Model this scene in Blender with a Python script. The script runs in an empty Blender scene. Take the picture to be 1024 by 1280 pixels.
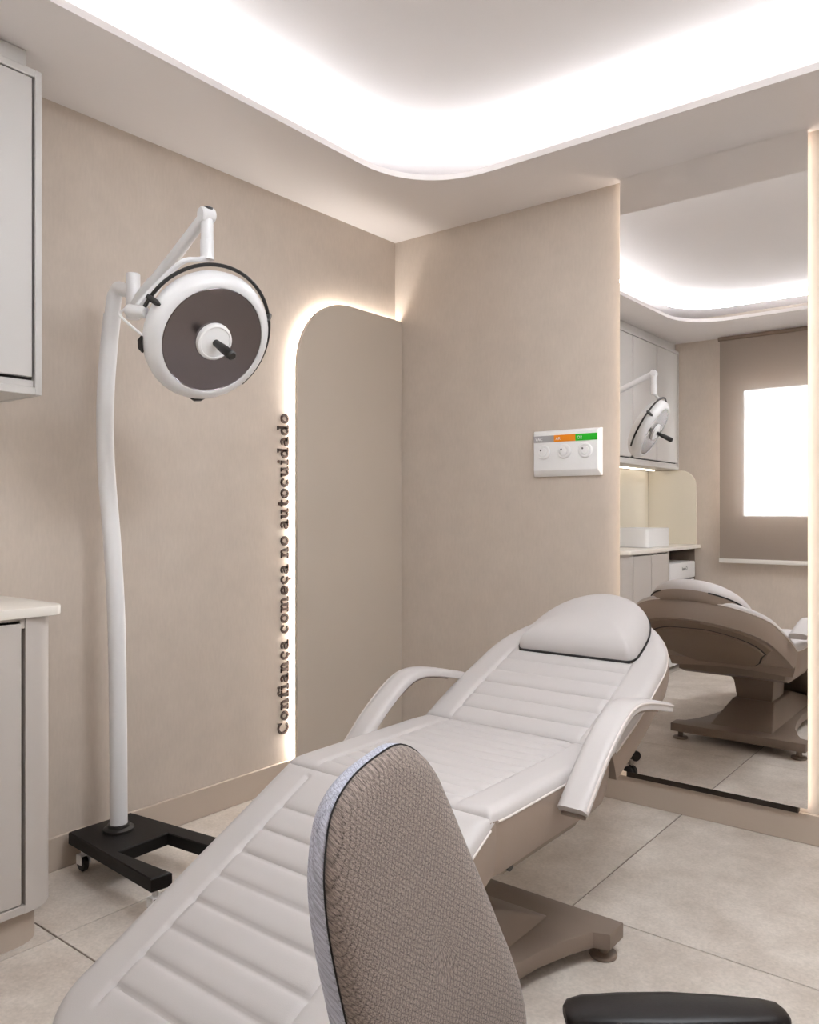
import bpy, bmesh, math, random
import numpy as np
from mathutils import Vector, Matrix
random.seed(7)
R = math.radians
SC = bpy.context.scene
COL = SC.collection

# ---------------------------------------------------------------- camera
cam = bpy.data.cameras.new('camera')
cam.sensor_fit = 'HORIZONTAL'
cam.sensor_width = 36.0
cam.lens = 36.0 * 1005.0 / 1024.0
cam.clip_start = 0.02
co = bpy.data.objects.new('camera', cam)
COL.objects.link(co)
co.location = (2.498, -3.048, 1.15)
co.rotation_euler = (R(90), 0, R(38.31))
SC.camera = co

# ---------------------------------------------------------------- world, exposure, light levels
SKY_STRENGTH = 26.0
COVE_STRENGTH = 43.0
CEILING_LIGHT_STRENGTH = 26.0
ARCH_STRENGTH = 60.0
MIRROR_LED_STRENGTH = 9.0
CABINET_LED_STRENGTH = 5.0
w = bpy.data.worlds.new('daylight')
SC.world = w
w.use_nodes = True
bg = w.node_tree.nodes['Background']
bg.inputs[0].default_value = (0.93, 0.97, 1.0, 1)
bg.inputs[1].default_value = SKY_STRENGTH
SC.view_settings.view_transform = 'Standard'
SC.view_settings.look = 'None'
SC.view_settings.gamma = 1.0
SC.view_settings.exposure = 0.13
SC.view_settings.use_curve_mapping = False

# ---------------------------------------------------------------- materials
def srgb(r, g, b):
    f = lambda c: (c/255/12.92) if c/255 <= 0.04045 else ((c/255+0.055)/1.055)**2.4
    return (f(r), f(g), f(b), 1)

def mat(name, c, rough=0.5, metal=0.0, spec=0.5, var=0.0, var_scale=6.0, bump=0.0, bump_scale=200.0, stretch=(1, 1, 1), coat=0.0, sheen=0.0):
    m = bpy.data.materials.new(name); m.use_nodes = True
    nt = m.node_tree; N = nt.nodes; L = nt.links
    p = N['Principled BSDF']
    p.inputs['Base Color'].default_value = c
    p.inputs['Roughness'].default_value = rough
    p.inputs['Metallic'].default_value = metal
    p.inputs['Specular IOR Level'].default_value = spec
    p.inputs['Coat Weight'].default_value = coat
    p.inputs['Sheen Weight'].default_value = sheen
    tc = N.new('ShaderNodeTexCoord')
    mp = N.new('ShaderNodeMapping'); mp.inputs['Scale'].default_value = stretch
    L.new(tc.outputs['Object'], mp.inputs['Vector'])
    if var > 0:
        n = N.new('ShaderNodeTexNoise'); n.inputs['Scale'].default_value = var_scale; n.inputs['Detail'].default_value = 5
        L.new(mp.outputs[0], n.inputs['Vector'])
        r = N.new('ShaderNodeMapRange'); r.inputs['From Min'].default_value = 0.3; r.inputs['From Max'].default_value = 0.7
        r.inputs['To Min'].default_value = 1-var; r.inputs['To Max'].default_value = 1+var
        L.new(n.outputs['Fac'], r.inputs['Value'])
        mx = N.new('ShaderNodeVectorMath'); mx.operation = 'SCALE'
        mx.inputs[0].default_value = c[:3]
        L.new(r.outputs[0], mx.inputs['Scale'])
        L.new(mx.outputs[0], p.inputs['Base Color'])
    if bump > 0:
        n2 = N.new('ShaderNodeTexNoise'); n2.inputs['Scale'].default_value = bump_scale; n2.inputs['Detail'].default_value = 3
        L.new(mp.outputs[0], n2.inputs['Vector'])
        b = N.new('ShaderNodeBump'); b.inputs['Strength'].default_value = bump; b.inputs['Distance'].default_value = 0.002
        L.new(n2.outputs['Fac'], b.inputs['Height']); L.new(b.outputs[0], p.inputs['Normal'])
    return m

def emit(name, c, s):
    m = bpy.data.materials.new(name); m.use_nodes = True
    nt = m.node_tree; nt.nodes.clear()
    o = nt.nodes.new('ShaderNodeOutputMaterial'); e = nt.nodes.new('ShaderNodeEmission')
    e.inputs[0].default_value = c; e.inputs[1].default_value = s
    nt.links.new(e.outputs[0], o.inputs[0])
    return m

def wallpaper(name, c):
    m = mat(name, c, 0.75, var=0.035, var_scale=9, bump=0.0)
    nt = m.node_tree; N = nt.nodes; L = nt.links; p = N['Principled BSDF']
    src = p.inputs['Base Color'].links[0].from_socket
    tc = N.new('ShaderNodeTexCoord'); mp = N.new('ShaderNodeMapping'); mp.inputs['Scale'].default_value = (110, 110, 26)
    n = N.new('ShaderNodeTexNoise'); n.inputs['Scale'].default_value = 1.0; n.inputs['Detail'].default_value = 4
    L.new(tc.outputs['Object'], mp.inputs[0]); L.new(mp.outputs[0], n.inputs['Vector'])
    r = N.new('ShaderNodeMapRange'); r.inputs['From Min'].default_value = .3; r.inputs['From Max'].default_value = .7
    r.inputs['To Min'].default_value = .972; r.inputs['To Max'].default_value = 1.028
    L.new(n.outputs['Fac'], r.inputs['Value'])
    s = N.new('ShaderNodeVectorMath'); s.operation = 'SCALE'
    L.new(src, s.inputs[0]); L.new(r.outputs[0], s.inputs['Scale']); L.new(s.outputs[0], p.inputs['Base Color'])
    b = N.new('ShaderNodeBump'); b.inputs['Strength'].default_value = .12; b.inputs['Distance'].default_value = .002
    L.new(n.outputs['Fac'], b.inputs['Height']); L.new(b.outputs[0], p.inputs['Normal'])
    return m

def stone(name):
    m = bpy.data.materials.new(name); m.use_nodes = True
    nt = m.node_tree; N = nt.nodes; L = nt.links; p = N['Principled BSDF']
    p.inputs['Roughness'].default_value = .42
    p.inputs['Specular IOR Level'].default_value = .35
    tc = N.new('ShaderNodeTexCoord')
    oi = N.new('ShaderNodeObjectInfo')
    a = N.new('ShaderNodeVectorMath'); a.operation = 'ADD'
    L.new(tc.outputs['Object'], a.inputs[0])
    sc = N.new('ShaderNodeVectorMath'); sc.operation = 'SCALE'; sc.inputs[0].default_value = (13, 7, 5)
    L.new(oi.outputs['Random'], sc.inputs['Scale']); L.new(sc.outputs[0], a.inputs[1])
    n1 = N.new('ShaderNodeTexNoise'); n1.inputs['Scale'].default_value = 5; n1.inputs['Detail'].default_value = 8; n1.inputs['Roughness'].default_value = .65
    n2 = N.new('ShaderNodeTexNoise'); n2.inputs['Scale'].default_value = 120; n2.inputs['Detail'].default_value = 3
    L.new(a.outputs[0], n1.inputs['Vector']); L.new(a.outputs[0], n2.inputs['Vector'])
    cr = N.new('ShaderNodeValToRGB')
    cr.color_ramp.elements[0].position = .3; cr.color_ramp.elements[0].color = srgb(190, 179, 168)
    cr.color_ramp.elements[1].position = .72; cr.color_ramp.elements[1].color = srgb(221, 213, 204)
    L.new(n1.outputs['Fac'], cr.inputs[0])
    r = N.new('ShaderNodeMapRange'); r.inputs['From Min'].default_value = .3; r.inputs['From Max'].default_value = .7
    r.inputs['To Min'].default_value = .9; r.inputs['To Max'].default_value = 1.07
    L.new(n2.outputs['Fac'], r.inputs['Value'])
    s = N.new('ShaderNodeVectorMath'); s.operation = 'SCALE'
    L.new(cr.outputs[0], s.inputs[0]); L.new(r.outputs[0], s.inputs['Scale'])
    L.new(s.outputs[0], p.inputs['Base Color'])
    b = N.new('ShaderNodeBump'); b.inputs['Strength'].default_value = .08; b.inputs['Distance'].default_value = .002
    L.new(n2.outputs['Fac'], b.inputs['Height']); L.new(b.outputs[0], p.inputs['Normal'])
    return m

def woven(name, dark, light, lines=.38):
    """tweed-like cloth: coarse diagonal threads under a fine speckle"""
    m = bpy.data.materials.new(name); m.use_nodes = True
    nt = m.node_tree; N = nt.nodes; L = nt.links; p = N['Principled BSDF']
    p.inputs['Roughness'].default_value = .9; p.inputs['Sheen Weight'].default_value = .2
    p.inputs['Specular IOR Level'].default_value = .2
    tc = N.new('ShaderNodeTexCoord')
    nw = N.new('ShaderNodeTexNoise'); nw.inputs['Scale'].default_value = 55; nw.inputs['Detail'].default_value = 2
    L.new(tc.outputs['UV'], nw.inputs['Vector'])
    def thread(ang, fq):
        mp = N.new('ShaderNodeMapping'); mp.inputs['Rotation'].default_value = (0, 0, R(ang)); L.new(tc.outputs['UV'], mp.inputs[0])
        se = N.new('ShaderNodeSeparateXYZ'); L.new(mp.outputs[0], se.inputs[0])
        a = N.new('ShaderNodeMath'); a.operation = 'MULTIPLY_ADD'; a.inputs[1].default_value = fq; L.new(se.outputs['X'], a.inputs[0])
        b = N.new('ShaderNodeMath'); b.operation = 'MULTIPLY'; b.inputs[1].default_value = 3.5; L.new(nw.outputs['Fac'], b.inputs[0]); L.new(b.outputs[0], a.inputs[2])
        c = N.new('ShaderNodeMath'); c.operation = 'SINE'; L.new(a.outputs[0], c.inputs[0])
        d = N.new('ShaderNodeMath'); d.operation = 'ABSOLUTE'; L.new(c.outputs[0], d.inputs[0])
        e = N.new('ShaderNodeMath'); e.operation = 'POWER'; e.inputs[1].default_value = .45; L.new(d.outputs[0], e.inputs[0])
        return e
    t1, t2 = thread(28, 520), thread(-52, 520)
    mn = N.new('ShaderNodeMath'); mn.operation = 'MINIMUM'; L.new(t1.outputs[0], mn.inputs[0]); L.new(t2.outputs[0], mn.inputs[1])
    n = N.new('ShaderNodeTexNoise'); n.inputs['Scale'].default_value = 560; n.inputs['Detail'].default_value = 3; n.inputs['Roughness'].default_value = .7
    L.new(tc.outputs['UV'], n.inputs['Vector'])
    r1 = N.new('ShaderNodeMapRange'); r1.inputs['From Min'].default_value = .32; r1.inputs['From Max'].default_value = .68; L.new(n.outputs['Fac'], r1.inputs['Value'])
    mx = N.new('ShaderNodeMix'); mx.data_type = 'FLOAT'; mx.inputs[0].default_value = lines
    L.new(r1.outputs[0], mx.inputs[2]); L.new(mn.outputs[0], mx.inputs[3])
    cr = N.new('ShaderNodeValToRGB')
    cr.color_ramp.elements[0].position = .12; cr.color_ramp.elements[0].color = dark
    cr.color_ramp.elements[1].position = .88; cr.color_ramp.elements[1].color = light
    L.new(mx.outputs[0], cr.inputs[0]); L.new(cr.outputs[0], p.inputs['Base Color'])
    b = N.new('ShaderNodeBump'); b.inputs['Strength'].default_value = .6; b.inputs['Distance'].default_value = .0015
    L.new(mx.outputs[0], b.inputs['Height']); L.new(b.outputs[0], p.inputs['Normal'])
    return m

M = {}
M['wall'] = wallpaper('beige_wallpaper', srgb(199, 187, 175))
M['plain_wall'] = mat('painted_wall', srgb(232, 227, 221), .8)
M['panel'] = mat('arch_panel_paint', srgb(195, 184, 171), .6, var=.012, var_scale=4)
M['ceiling'] = mat('ceiling_paint', srgb(234, 231, 231), .9, bump=.05, bump_scale=150)
M['soffit'] = mat('soffit_paint', srgb(228, 223, 221), .9)
M['base'] = mat('baseboard_paint', srgb(188, 174, 160), .5)
M['tile'] = stone('porcelain_tile')
M['grout'] = mat('grout', srgb(96, 82, 70), .9, var=.08, var_scale=60)
M['vinyl'] = mat('pale_vinyl', srgb(191, 186, 184), .48, var=.012, var_scale=5, bump=.12, bump_scale=650)
M['vinyl_side_and_shade'] = mat('taupe_side_and_shade', srgb(146, 130, 118), .5, bump=.1, bump_scale=650)  # taupe side vinyl; also paints shade on the head cushion rim
M['piping'] = mat('ivory_piping', srgb(216, 208, 202), .45)
M['chair_paint'] = mat('taupe_enamel', srgb(122, 107, 95), .45, var=.02, var_scale=10)
M['shell'] = mat('taupe_vinyl', srgb(122, 104, 89), .55, bump=.1, bump_scale=500)
M['strap'] = mat('black_strap_and_gap_shade', srgb(20, 17, 16), .6)
M['white_metal'] = mat('white_enamel', srgb(226, 226, 227), .3, var=.01, coat=.2)
M['white_plastic'] = mat('white_plastic', srgb(240, 240, 240), .4)
M['black'] = mat('black_plastic', srgb(24, 22, 21), .4)
M['black_metal'] = mat('black_powder_coat', srgb(12, 9, 8), .5, spec=.25, bump=.1, bump_scale=400)
M['armrest'] = mat('black_armrest_plastic', srgb(19, 14, 12), .38, spec=.2, bump=.05, bump_scale=300)
M['glass'] = mat('lamp_reflector', srgb(120, 114, 116), .17, metal=1.0)
M['lamp_glow'] = mat('chrome', srgb(210, 210, 210), .2, metal=1)
M['cabinet'] = mat('greige_lacquer', srgb(200, 197, 194), .45)
M['cabinet_lower'] = mat('greige_lacquer_base', srgb(196, 189, 183), .45)
M['gap'] = mat('dark_recess', srgb(48, 44, 42), .8)
M['counter'] = mat('ivory_quartz', srgb(236, 231, 222), .25, var=.01, var_scale=30)
M['cream'] = mat('cream_quartz', srgb(228, 220, 204), .3)
M['ceramic'] = mat('white_ceramic', srgb(240, 240, 240), .15)
M['fridge'] = mat('fridge_white', srgb(238, 238, 238), .35)
M['backing_shade'] = mat('dark_backing_shade', srgb(46, 36, 28), .5)  # dark brown stands in for the unlit gap below the mirror
M['letters'] = mat('brown_acrylic', srgb(48, 20, 8), .4)
M['orange'] = mat('orange_label', srgb(236, 140, 10), .5)
M['green'] = mat('green_label', srgb(10, 184, 20), .5)
M['grey_label'] = mat('grey_label', srgb(168, 166, 168), .5)
M['print_white'] = mat('white_print', srgb(245, 245, 245), .5)
M['print_grey'] = mat('grey_print', srgb(95, 95, 98), .5)
M['rail_white'] = mat('rail_white', srgb(230, 226, 220), .4)
M['steel'] = mat('brushed_steel', srgb(170, 165, 160), .3, metal=1)
M['grey_seat'] = mat('grey_vinyl', srgb(150, 142, 136), .6)
M['fabric'] = woven('taupe_weave', srgb(50, 44, 41), srgb(168, 153, 144))
M['fabric_side'] = woven('grey_weave', srgb(128, 130, 146), srgb(212, 214, 228))
M['seam'] = mat('dark_seam', srgb(30, 26, 26), .8)
M['cove_led'] = emit('cove_led', (1, 1.02, 1.06, 1), COVE_STRENGTH)
M['arch_led'] = emit('arch_led', (1, .95, .9, 1), ARCH_STRENGTH)
M['panel_led'] = emit('ceiling_panel_led', (1, 1.04, 1.09, 1), CEILING_LIGHT_STRENGTH)
M['mirror_led'] = emit('mirror_led', (1, .86, .75, 1), MIRROR_LED_STRENGTH)
M['cab_led'] = emit('cabinet_led', (1, .9, .76, 1), CABINET_LED_STRENGTH)

m = bpy.data.materials.new('mirror_silver'); m.use_nodes = True
p = m.node_tree.nodes['Principled BSDF']
p.inputs['Base Color'].default_value = (.96, .95, .94, 1); p.inputs['Metallic'].default_value = 1; p.inputs['Roughness'].default_value = 0.0
M['mirror'] = m
m = bpy.data.materials.new('window_glass'); m.use_nodes = True
nt = m.node_tree; nt.nodes.clear()
o = nt.nodes.new('ShaderNodeOutputMaterial'); mx = nt.nodes.new('ShaderNodeMixShader'); t = nt.nodes.new('ShaderNodeBsdfTransparent'); g = nt.nodes.new('ShaderNodeBsdfGlossy')
g.inputs['Roughness'].default_value = .02; mx.inputs[0].default_value = .06
nt.links.new(t.outputs[0], mx.inputs[1]); nt.links.new(g.outputs[0], mx.inputs[2]); nt.links.new(mx.outputs[0], o.inputs[0])
M['window_glass'] = m
m = bpy.data.materials.new('screen_fabric'); m.use_nodes = True          # open-weave roller screen
nt = m.node_tree; nt.nodes.clear()
o = nt.nodes.new('ShaderNodeOutputMaterial'); mx = nt.nodes.new('ShaderNodeMixShader'); t = nt.nodes.new('ShaderNodeBsdfTransparent'); d = nt.nodes.new('ShaderNodeBsdfDiffuse')
d.inputs[0].default_value = srgb(166, 152, 141); mx.inputs[0].default_value = .74
tl = nt.nodes.new('ShaderNodeBsdfTranslucent'); tl.inputs[0].default_value = srgb(190, 185, 180); m2 = nt.nodes.new('ShaderNodeMixShader'); m2.inputs[0].default_value = .04
nt.links.new(d.outputs[0], m2.inputs[1]); nt.links.new(tl.outputs[0], m2.inputs[2])
nt.links.new(t.outputs[0], mx.inputs[1]); nt.links.new(m2.outputs[0], mx.inputs[2]); nt.links.new(mx.outputs[0], o.inputs[0])
M['screen'] = m

# ---------------------------------------------------------------- mesh helpers (all shapes in world coordinates)
def thing(name, label, cat, loc, group=None):
    o = bpy.data.objects.new(name, None); COL.objects.link(o)
    o.location = loc; o.empty_display_size = .05
    o['label'] = label; o['category'] = cat
    if group: o['group'] = group
    return o

def wloc(o):
    v = Vector((0, 0, 0))
    while o is not None:
        v += o.location; o = o.parent
    return v

def obj(name, bm, material, parent=None, smooth=35, origin=None, kind=None):
    org = Vector(origin) if origin is not None else (wloc(parent) if parent else Vector((0, 0, 0)))
    bmesh.ops.translate(bm, verts=bm.verts, vec=-org)
    bmesh.ops.recalc_face_normals(bm, faces=bm.faces)
    me = bpy.data.meshes.new(name); bm.to_mesh(me); bm.free()
    me.materials.append(material)
    if smooth:
        me.shade_smooth(); me.set_sharp_from_angle(angle=R(smooth))
    o = bpy.data.objects.new(name, me); COL.objects.link(o)
    if parent:
        o.parent = parent; o.location = org - wloc(parent)
    else:
        o.location = org
    if kind: o['kind'] = kind
    return o

def tag(o, label, cat, group=None):
    o['label'] = label; o['category'] = cat
    if group: o['group'] = group
    return o

def add_box(bm, lo, hi, bev=0.0, seg=2):
    b = bmesh.new()
    bmesh.ops.create_cube(b, size=1)
    for v in b.verts:
        v.co = Vector([lo[i] + (v.co[i]+.5)*(hi[i]-lo[i]) for i in range(3)])
    if bev > 0:
        bmesh.ops.bevel(b, geom=list(b.edges), offset=bev, segments=seg, profile=.5, affect='EDGES')
    merge(bm, b); return bm

def merge(bm, b):
    mp = {}
    for v in b.verts: mp[v] = bm.verts.new(v.co)
    for f in b.faces:
        try: bm.faces.new([mp[v] for v in f.verts])
        except ValueError: pass
    b.free()

def box(lo, hi, bev=0.0, seg=2):
    return add_box(bmesh.new(), lo, hi, bev, seg)

def prism(pts, axis, a, b, bev=0.0, seg=2):
    """extrude a 2-D outline along an axis: axis 0 -> pts are (y,z), 1 -> (x,z), 2 -> (x,y)"""
    bm = bmesh.new()
    def P(p, h):
        q = list(p); q.insert(axis, h); return Vector(q)
    v0 = [bm.verts.new(P(p, a)) for p in pts]; v1 = [bm.verts.new(P(p, b)) for p in pts]
    bm.faces.new(v0); f1 = bm.faces.new(v1)
    n = len(pts)
    for i in range(n):
        bm.faces.new((v0[i], v0[(i+1) % n], v1[(i+1) % n], v1[i]))
    bmesh.ops.recalc_face_normals(bm, faces=bm.faces)
    if bev > 0:
        es = [e for e in bm.edges if len(e.link_faces) == 2 and any(len(f.verts) == n and n > 4 or f is f1 for f in e.link_faces)]
        if n == 4: es = list(bm.edges)
        bmesh.ops.bevel(bm, geom=es, offset=bev, segments=seg, profile=.5, affect='EDGES')
    return bm

def ring_verts(bm, c, u, v, r, n):
    return [bm.verts.new(c + (math.cos(2*math.pi*k/n)*u + math.sin(2*math.pi*k/n)*v)*r) for k in range(n)]

def add_tube(bm, pts, rad, n=12, closed=False):
    pts = [Vector(p) for p in pts]
    rad = rad if isinstance(rad, (list, tuple)) else [rad]*len(pts)
    rings = []; prev = None
    N = len(pts)
    for i, p in enumerate(pts):
        if closed: t = pts[(i+1) % N] - pts[i-1]
        else: t = pts[min(i+1, N-1)] - pts[max(i-1, 0)]
        t.normalize()
        if prev is None:
            a = Vector((0, 0, 1)) if abs(t.z) < .9 else Vector((1, 0, 0))
            u = t.cross(a).normalized()
        else:
            u = (prev - t*prev.dot(t)).normalized()
        prev = u
        rings.append(ring_verts(bm, p, u, t.cross(u), rad[i], n))
    K = N if closed else N-1
    for i in range(K):
        a, b = rings[i], rings[(i+1) % N]
        for k in range(n):
            bm.faces.new((a[k], a[(k+1) % n], b[(k+1) % n], b[k]))
    if not closed:
        bm.faces.new(list(reversed(rings[0]))); bm.faces.new(rings[-1])
    return bm

def tube(pts, rad, n=12, closed=False): return add_tube(bmesh.new(), pts, rad, n, closed)

def lathe(prof, c=(0, 0, 0), ax=(0, 0, 1), n=32):
    """prof: (radius, height along ax)"""
    bm = bmesh.new(); c = Vector(c); ax = Vector(ax).normalized()
    a = Vector((0, 0, 1)) if abs(ax.z) < .9 else Vector((1, 0, 0))
    u = ax.cross(a).normalized(); v = ax.cross(u)
    rings = []
    for r, h in prof:
        if r < 1e-6: rings.append([bm.verts.new(c + ax*h)])
        else: rings.append(ring_verts(bm, c + ax*h, u, v, r, n))
    for a_, b_ in zip(rings, rings[1:]):
        for k in range(n):
            q = [a_[k % len(a_)], a_[(k+1) % len(a_)], b_[(k+1) % len(b_)], b_[k % len(b_)]]
            q = list(dict.fromkeys(q))
            if len(q) >= 3: bm.faces.new(q)
    if len(rings[0]) > 1: bm.faces.new(rings[0])
    if len(rings[-1]) > 1: bm.faces.new(rings[-1])
    return bm

def catmull(pts, m=8, closed=False):
    P = [Vector(p) for p in pts]; n = len(P); out = []
    segs = n if closed else n-1
    for i in range(segs):
        if closed: p0, p1, p2, p3 = P[i-1], P[i], P[(i+1) % n], P[(i+2) % n]
        else: p0, p1, p2, p3 = P[max(i-1, 0)], P[i], P[i+1], P[min(i+2, n-1)]
        for k in range(m):
            t = k/m
            out.append(.5*((2*p1)+(p2-p0)*t+(2*p0-5*p1+4*p2-p3)*t*t+(3*p1-p0-3*p2+p3)*t**3))
    if not closed: out.append(P[-1])
    return out

def arc2(cx, cy, r, a0, a1, n=10, ry=None):
    ry = r if ry is None else ry
    return [(cx+r*math.cos(R(a0+(a1-a0)*k/n)), cy+ry*math.sin(R(a0+(a1-a0)*k/n))) for k in range(n+1)]

H = 2.467          # underside of the lowered ceiling
HC = 2.64          # raised ceiling inside the cove
YR = -3.285        # rear wall
XR = 3.45          # right wall

# ================================================================ the room
floor = obj('floor', box((-.1, YR-.1, -.08), (XR+.1, .1, -.004)), M['grout'], smooth=0, kind='structure')
xs = [.40+1.015*k for k in range(-1, 4)]
ys = [-.92-1.012*k for k in range(-1, 4)]
tile_mesh = {}
for i in range(len(xs)-1):
    for j in range(len(ys)-1):
        x0, x1 = max(xs[i], 0)+.0022, min(xs[i+1], XR)-.0022
        y1, y0 = min(ys[j], 0)-.0022, max(ys[j+1], YR)+.0022
        key = (round(x1-x0, 3), round(y1-y0, 3))
        c = ((x0+x1)/2, (y0+y1)/2, 0)
        if key in tile_mesh:
            o = bpy.data.objects.new('tile', tile_mesh[key]); COL.objects.link(o); o.parent = floor; o.location = c
        else:
            o = obj('tile', box((x0, y0, -.01), (x1, y1, 0), .001, 1), M['tile'], floor, 0, origin=c)
            tile_mesh[key] = o.data

obj('wall_left', box((-.1, YR-.1, 0), (0, .1, 2.72)), M['wall'], smooth=0, kind='structure')
obj('wall_back', box((0, 0, 0), (XR, .1, 2.72)), M['wall'], smooth=0, kind='structure')
obj('wall_right', box((XR, YR-.1, 0), (XR+.1, .1, 2.72)), M['plain_wall'], smooth=0, kind='structure')
WX0, WX1, WZ0, WZ1 = .675, 1.90, 1.10, 2.11
bm = bmesh.new()
add_box(bm, (0, YR-.1, 0), (WX0, YR, 2.72)); add_box(bm, (WX1, YR-.1, 0), (XR, YR, 2.72))
add_box(bm, (WX0, YR-.1, 0), (WX1, YR, WZ0)); add_box(bm, (WX0, YR-.1, WZ1), (WX1, YR, 2.72))
obj('wall_rear', bm, M['wall'], smooth=0, kind='structure')
win = obj('window_1', box((WX0, YR-.1, WZ0-.01), (WX1, YR-.02, WZ0+.02), .003), M['white_plastic'], smooth=0, kind='structure')
for lo, hi in (((WX0, YR-.085, WZ0+.02), (WX0+.045, YR-.04, WZ1)), ((WX1-.045, YR-.085, WZ0+.02), (WX1, YR-.04, WZ1)),
               ((WX0+.045, YR-.085, WZ1-.045), (WX1-.045, YR-.04, WZ1))):
    obj('window_frame', box(lo, hi, .004), M['white_plastic'], win)
obj('pane', box((WX0+.045, YR-.066, WZ0+.02), (WX1-.045, YR-.06, WZ1-.045)), M['window_glass'], win, 0)

obj('ceiling', box((-.1, YR-.1, HC), (XR+.1, .1, HC+.08)), M['ceiling'], smooth=0, kind='structure')
# lowered ceiling with a rounded opening
def opening(off=0.0, n=14):
    x0, x1, y0, y1 = .468-off, 2.98+off, -2.72-off, -.415+off
    r = .36+off*.8
    pts = []
    for cx, cy, a in ((x1-r, y1-r, 0), (x0+r, y1-r, 90), (x0+r, y0+r, 180), (x1-r, y0+r, 270)):
        for k in range(n+1):
            t = R(a+90*k/n); c_, s_ = math.cos(t), math.sin(t); e = 2/2.25
            pts.append((cx+r*math.copysign(abs(c_)**e, c_), cy+r*math.copysign(abs(s_)**e, s_)))
    out = []
    for x, y in pts:                      # left edge drifts a little towards the rear, as built
        f = max(0, min(1, (1.2-x)/.7))
        out.append((x+f*max(0, -.8-y)*.016, y))
    return out
def soffit(z0, z1, off):
    bm = bmesh.new()
    o_pts = opening(off)
    n = len(o_pts)
    def outer(p):
        cx, cy = 1.724, -1.5675
        dx, dy = p[0]-cx, p[1]-cy
        t = min((XR-cx)/dx if dx > 0 else (0-cx)/dx if dx < 0 else 9e9, (0-cy)/dy if dy > 0 else (YR-cy)/dy if dy < 0 else 9e9)
        return (cx+dx*t, cy+dy*t)
    inn = o_pts
    corners = [(XR, 0), (0, 0), (0, YR), (XR, YR)]
    ang = lambda p: math.atan2(p[1]+1.5675, p[0]-1.724) % (2*math.pi)
    rays = [(p, outer(p)) for p in inn]
    rays.sort(key=lambda q: ang(q[0]))
    full = []
    for k in range(len(rays)):
        full.append(rays[k])
        a0 = ang(rays[k][0]); a1 = ang(rays[(k+1) % len(rays)][0])
        if a1 < a0: a1 += 2*math.pi
        for c in corners:
            ac = ang(c)
            for ac2 in (ac, ac+2*math.pi):
                if a0 < ac2 < a1:
                    p, q = rays[k][0], rays[(k+1) % len(rays)][0]; t = (ac2-a0)/(a1-a0)
                    full.append(((p[0]+(q[0]-p[0])*t, p[1]+(q[1]-p[1])*t), c))
    m_ = len(full)
    V = [[bm.verts.new((*f[i], z)) for f in full] for i in (0, 1) for z in (z0, z1)]   # inner z0, inner z1, outer z0, outer z1
    for k in range(m_):
        k2 = (k+1) % m_
        bm.faces.new((V[0][k], V[0][k2], V[2][k2], V[2][k]))
        bm.faces.new((V[1][k], V[1][k2], V[3][k2], V[3][k]))
        bm.faces.new((V[0][k], V[0][k2], V[1][k2], V[1][k]))
        bm.faces.new((V[2][k], V[2][k2], V[3][k2], V[3][k]))
    return bm
obj('trim_1', soffit(H, H+.022, 0), M['soffit'], smooth=30, kind='structure')
led = obj('cove_led_strip', tube([(x, y, H+.11) for x, y in opening(.045)], .007, 6, True), M['cove_led'])
tag(led, 'white LED strip hidden above the rounded edge of the lowered ceiling', 'light strip')
cl = thing('ceiling_light', 'square flush LED ceiling light in the middle of the raised ceiling', 'ceiling light', (2.45, -1.6, HC))
bm = bmesh.new()
for lo, hi in (((2.12, -1.93, HC-.03), (2.15, -1.27, HC-.001)), ((2.75, -1.93, HC-.03), (2.78, -1.27, HC-.001)), ((2.15, -1.93, HC-.03), (2.75, -1.90, HC-.001)), ((2.15, -1.30, HC-.03), (2.75, -1.27, HC-.001))):
    add_box(bm, lo, hi, .002, 1)
obj('frame', bm, M['white_metal'], cl)
obj('diffuser', box((2.151, -1.899, HC-.022), (2.749, -1.301, HC-.016)), M['panel_led'], cl, 0)
# baseboards
obj('baseboard_left', box((0, YR, 0), (.012, -.0, .108), .002, 1), M['base'], smooth=0, kind='structure')
obj('baseboard_back', box((.012, -.012, 0), (XR, 0, .105), .002, 1), M['base'], smooth=0, kind='structure')
obj('baseboard_rear', box((.42, YR, 0), (XR, YR+.012, .105), .002, 1), M['base'], smooth=0, kind='structure')

# ================================================================ arch panel with back light, and lettering
arch = thing('arch_panel', 'tall beige backlit wall panel with one rounded top corner, in the room corner', 'panel', (.02, -.35, .11))
ay, az, ar = -.699, 2.075, .315
def arch_pts(d):
    return [(-.002, .11), (-.002, az-d)] + arc2(ay+ar, az-ar, ar-d, 90, 180, 16) + [(ay+d, .11)]
obj('panel_face', prism(arch_pts(0), 0, .027, .045, .0015, 1), M['panel'], arch)
obj('panel_core', prism(arch_pts(.038), 0, .001, .027), M['plain_wall'], arch)
lp = [(.009, y, z) for y, z in ([(-.004, az-.029)] + arc2(ay+ar, az-ar, ar-.029, 90, 180, 16) + [(ay+.029, .115)])]
obj('light_strip', tube(lp, .006, 6), M['arch_led'], arch)['label'] = 'warm white glowing strip'

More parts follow.
